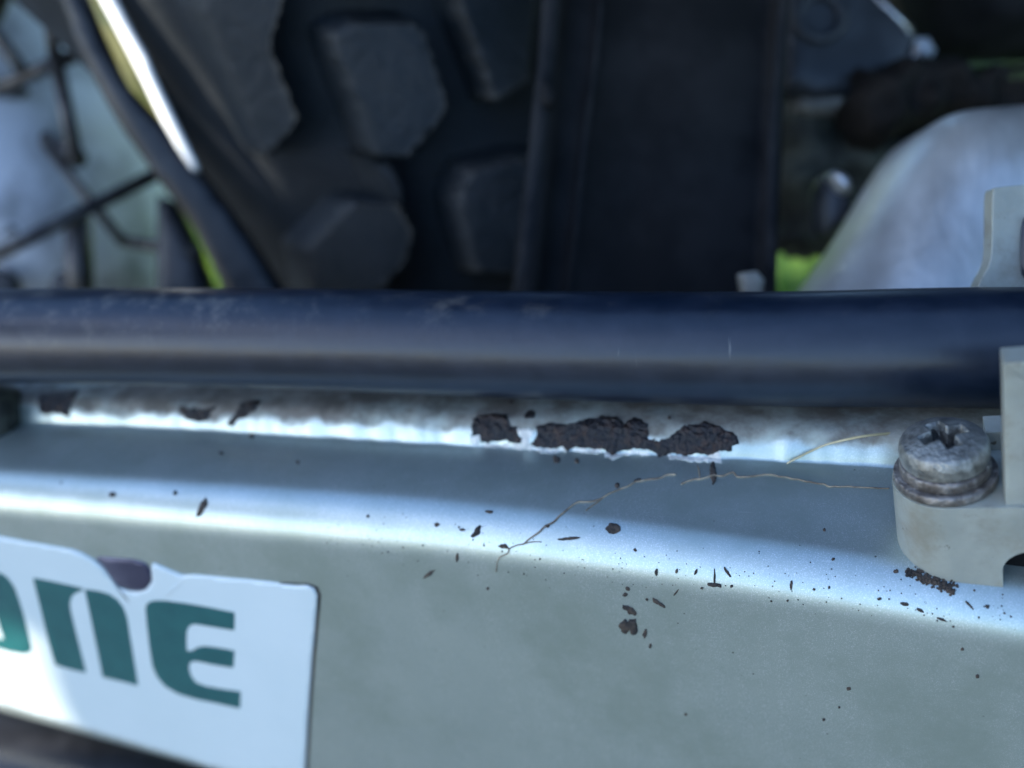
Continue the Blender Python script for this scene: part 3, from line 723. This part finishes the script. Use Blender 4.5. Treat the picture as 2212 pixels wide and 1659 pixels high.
link('bolt_head', lathe([(0, .02), (.016, .02), (.022, .012), (.022, 0), (.03, 0), (.03, -.006), (0, -.006)], 6, hb), m_bolt, bo, smooth=False)
link('bolt_shank', lathe([(0, 0), (.012, 0), (.012, -.2), (0, -.2)], 12, hb), m_frame, bo)

bx = thing('battery_box', P(2150, 0, 2.3), 'black plastic box in deep shade at the top right corner', 'box')
link('box_shell', slab(smooth_poly([(1880, -500), (2500, -500), (2500, 108), (2212, 122), (2020, 138), (1965, 90), (1900, -60)], 1), 2.5, .6, .02, 60), m_black, bx)
m_dark = mat('black_oily_mud', (.004, .0035, .003), (.022, .017, .014), .8, 0, 9, .4, .7, bump=1, bscale=20, spec=.25)
mud = thing('linkage', P(2000, 200, 1.95), 'dark mud-caked linkage arm above the silver casing', 'linkage')
link('mud_cake', slab(rough_poly([(1840, 165), (1900, 150), (1990, 135), (2080, 150), (2400, 150), (2420, 330), (2150, 290), (2040, 245), (1960, 280), (1900, 320), (1850, 300), (1820, 240)], 14, 14, 3), 1.95, .10, .05, 16, nz=.05, nzs=22, rnd=40), m_dark, mud)
link('mud_lump', slab(rough_poly([(1670, 185), (1780, 175), (1830, 215), (2000, 230), (2030, 330), (1930, 460), (1850, 570), (1770, 560), (1740, 548), (1680, 545)], 14, 16, 6), 2.15, .12, .05, 16, nz=.06, nzs=16, rnd=60), m_moss, mud)
link('dusty_corner', slab(smooth_poly([(1700, 225), (1780, 205), (1840, 180), (1852, 200), (1835, 240), (1790, 255), (1730, 250)], 1), 2.02, .05, .02, 14, rnd=30), m_pale, mud)
pin = thing('link_pin', P(1820, 430, 1.8), 'small shiny blue-grey steel pin between the mudguard and the silver casing', 'pin')
link('pin_body', slab(smooth_poly([(1758, 395), (1790, 370), (1812, 378), (1835, 420), (1832, 480), (1800, 500), (1770, 520), (1755, 470)], 2), 1.85, .05, .03, 12, rnd=25), m_frame, pin)
link('pin_head', slab(smooth_poly([(1780, 375), (1815, 372), (1835, 400), (1830, 425), (1800, 420)], 2), 1.80, .03, .02, 8, rnd=16), m_bolt, pin)

cas = thing('engine_casing', P(2100, 600, 1.6), 'large silver rounded metal casing rising behind the clamp at the right', 'casing')
cp = [(1640, 770), (1750, 622), (1803, 545), (1851, 470), (1896, 395), (1940, 328), (1978, 288), (2030, 266), (2110, 257), (2220, 254), (2400, 274), (2700, 340), (2700, 900), (1640, 900)]
link('casing_shell', slab(smooth_poly(cp, 2), 1.60, .14, .12, 20, rnd=190, nz=.012, nzs=6, tilt=lambda x, y: (600-y)*.00012), m_alloy, cas)
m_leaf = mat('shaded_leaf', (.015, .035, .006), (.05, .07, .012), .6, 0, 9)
gs = thing('grass_leaf', P(2100, 150, 2.4), 'thin green and yellow grass leaves poking through beside the black box', 'leaf')
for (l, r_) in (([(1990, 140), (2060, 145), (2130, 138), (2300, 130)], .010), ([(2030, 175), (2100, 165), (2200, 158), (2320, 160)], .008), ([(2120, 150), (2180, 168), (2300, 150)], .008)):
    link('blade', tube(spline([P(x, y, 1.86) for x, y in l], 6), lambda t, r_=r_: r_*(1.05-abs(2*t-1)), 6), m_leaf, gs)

# a dark bracket at the far left end of the beam, and the dark tube beneath the beam
ab = thing('axle_adjuster', P(20, 950, 1.45), 'dark blurred metal block at the left end of the ridge', 'adjuster')
link('block', slab(smooth_poly([(-200, 810), (25, 835), (50, 860), (52, 930), (10, 985), (-40, 1030), (-200, 1060)], 2), 1.46, .06, .02, 20, nz=.02, nzs=20), m_moss, ab)
lt = thing('lower_tube', P(100, 1700, 1.6), 'dark blue-black tube below the silver beam in the lower left corner', 'tube')
link('tube_body', tube(spline([P(-500, 1540, 2.05), P(0, 1670, 1.88), P(400, 1780, 1.76), P(1000, 1980, 1.6)], 8), .13, 32), m_blackp, lt)

# ------------------------------------------------------------------ unseen shapes added outside the picture to shade the scene
def uv_frame():
    u = SUN.cross(V(0, 0, 1)).normalized(); return u, u.cross(SUN).normalized()
UU, VV = uv_frame()
ORG = V(-.4, 0, 3.3)
def suv(p): q = p-ORG; return (q.dot(UU), q.dot(VV))
shield = thing('sky_blocker', V(.6, 1.5, 4.6), 'black seat roofing over the tyre, above the picture', 'shield')
bm = bmesh.new()
box(bm, (-1.15, .35, 4.45), (3.2, 3.4, 4.7)); box(bm, (.6, 3.2, 2.2), (3.4, 3.5, 4.6))  # unseen slabs added to darken the space around the tyre
bmesh.ops.bevel(bm, geom=bm.edges[:], offset=.06, segments=3, affect='EDGES')
link('sky_blocker_slab', bmme(bm, 'shield'), m_black, shield)
pan = thing('sun_blocker', ORG+SUN*7, 'dark jacket added outside the picture to keep direct sun off the scene', 'blocker')
outer = [(-1.1, .95), (3.0, .95), (3.0, -.95), (.86, -.90), (.62, -.735), (.48, -.62), (.42, -.575), (.435, -.64), (.45, -.72), (.455, -.80), (.50, -.88), (.60, -.99), (.9, -1.2), (.9, -1.5), (-1.1, -1.5)]  # outline of the added sun-blocking sheet, notched to light the sticker corner
hole = [suv(P(x, y, 1.93+ldep(x, y))) for x, y in [(165, -60), (262, -60), (290, 30), (325, 100), (352, 150), (385, 225), (420, 300), (440, 356), (418, 362), (372, 330), (312, 260), (262, 195), (222, 110), (185, 20)]]  # slit cut in the sheet so sun reaches the rim lip
no, nh = len(outer), len(hole)
res = geometry.delaunay_2d_cdt([Vector(p) for p in outer+hole], [(i, (i+1) % no) for i in range(no)]+[(no+i, no+(i+1) % nh) for i in range(nh)], [], 1, 1e-6)
bm = bmesh.new()
for off, flip in ((7.0, 0), (7.04, 1)):
    vv = [bm.verts.new(ORG+SUN*off+UU*q.x+VV*q.y) for q in res[0]]
    for f in res[2]:
        c = sum((res[0][i] for i in f), Vector((0, 0)))/len(f)
        if not in_poly(c.x, c.y, hole): bm.faces.new([vv[i] for i in (f if flip else reversed(f))])
link('blocker_sheet', bmme(bm, 'blocker_sheet'), m_black, pan, smooth=False)
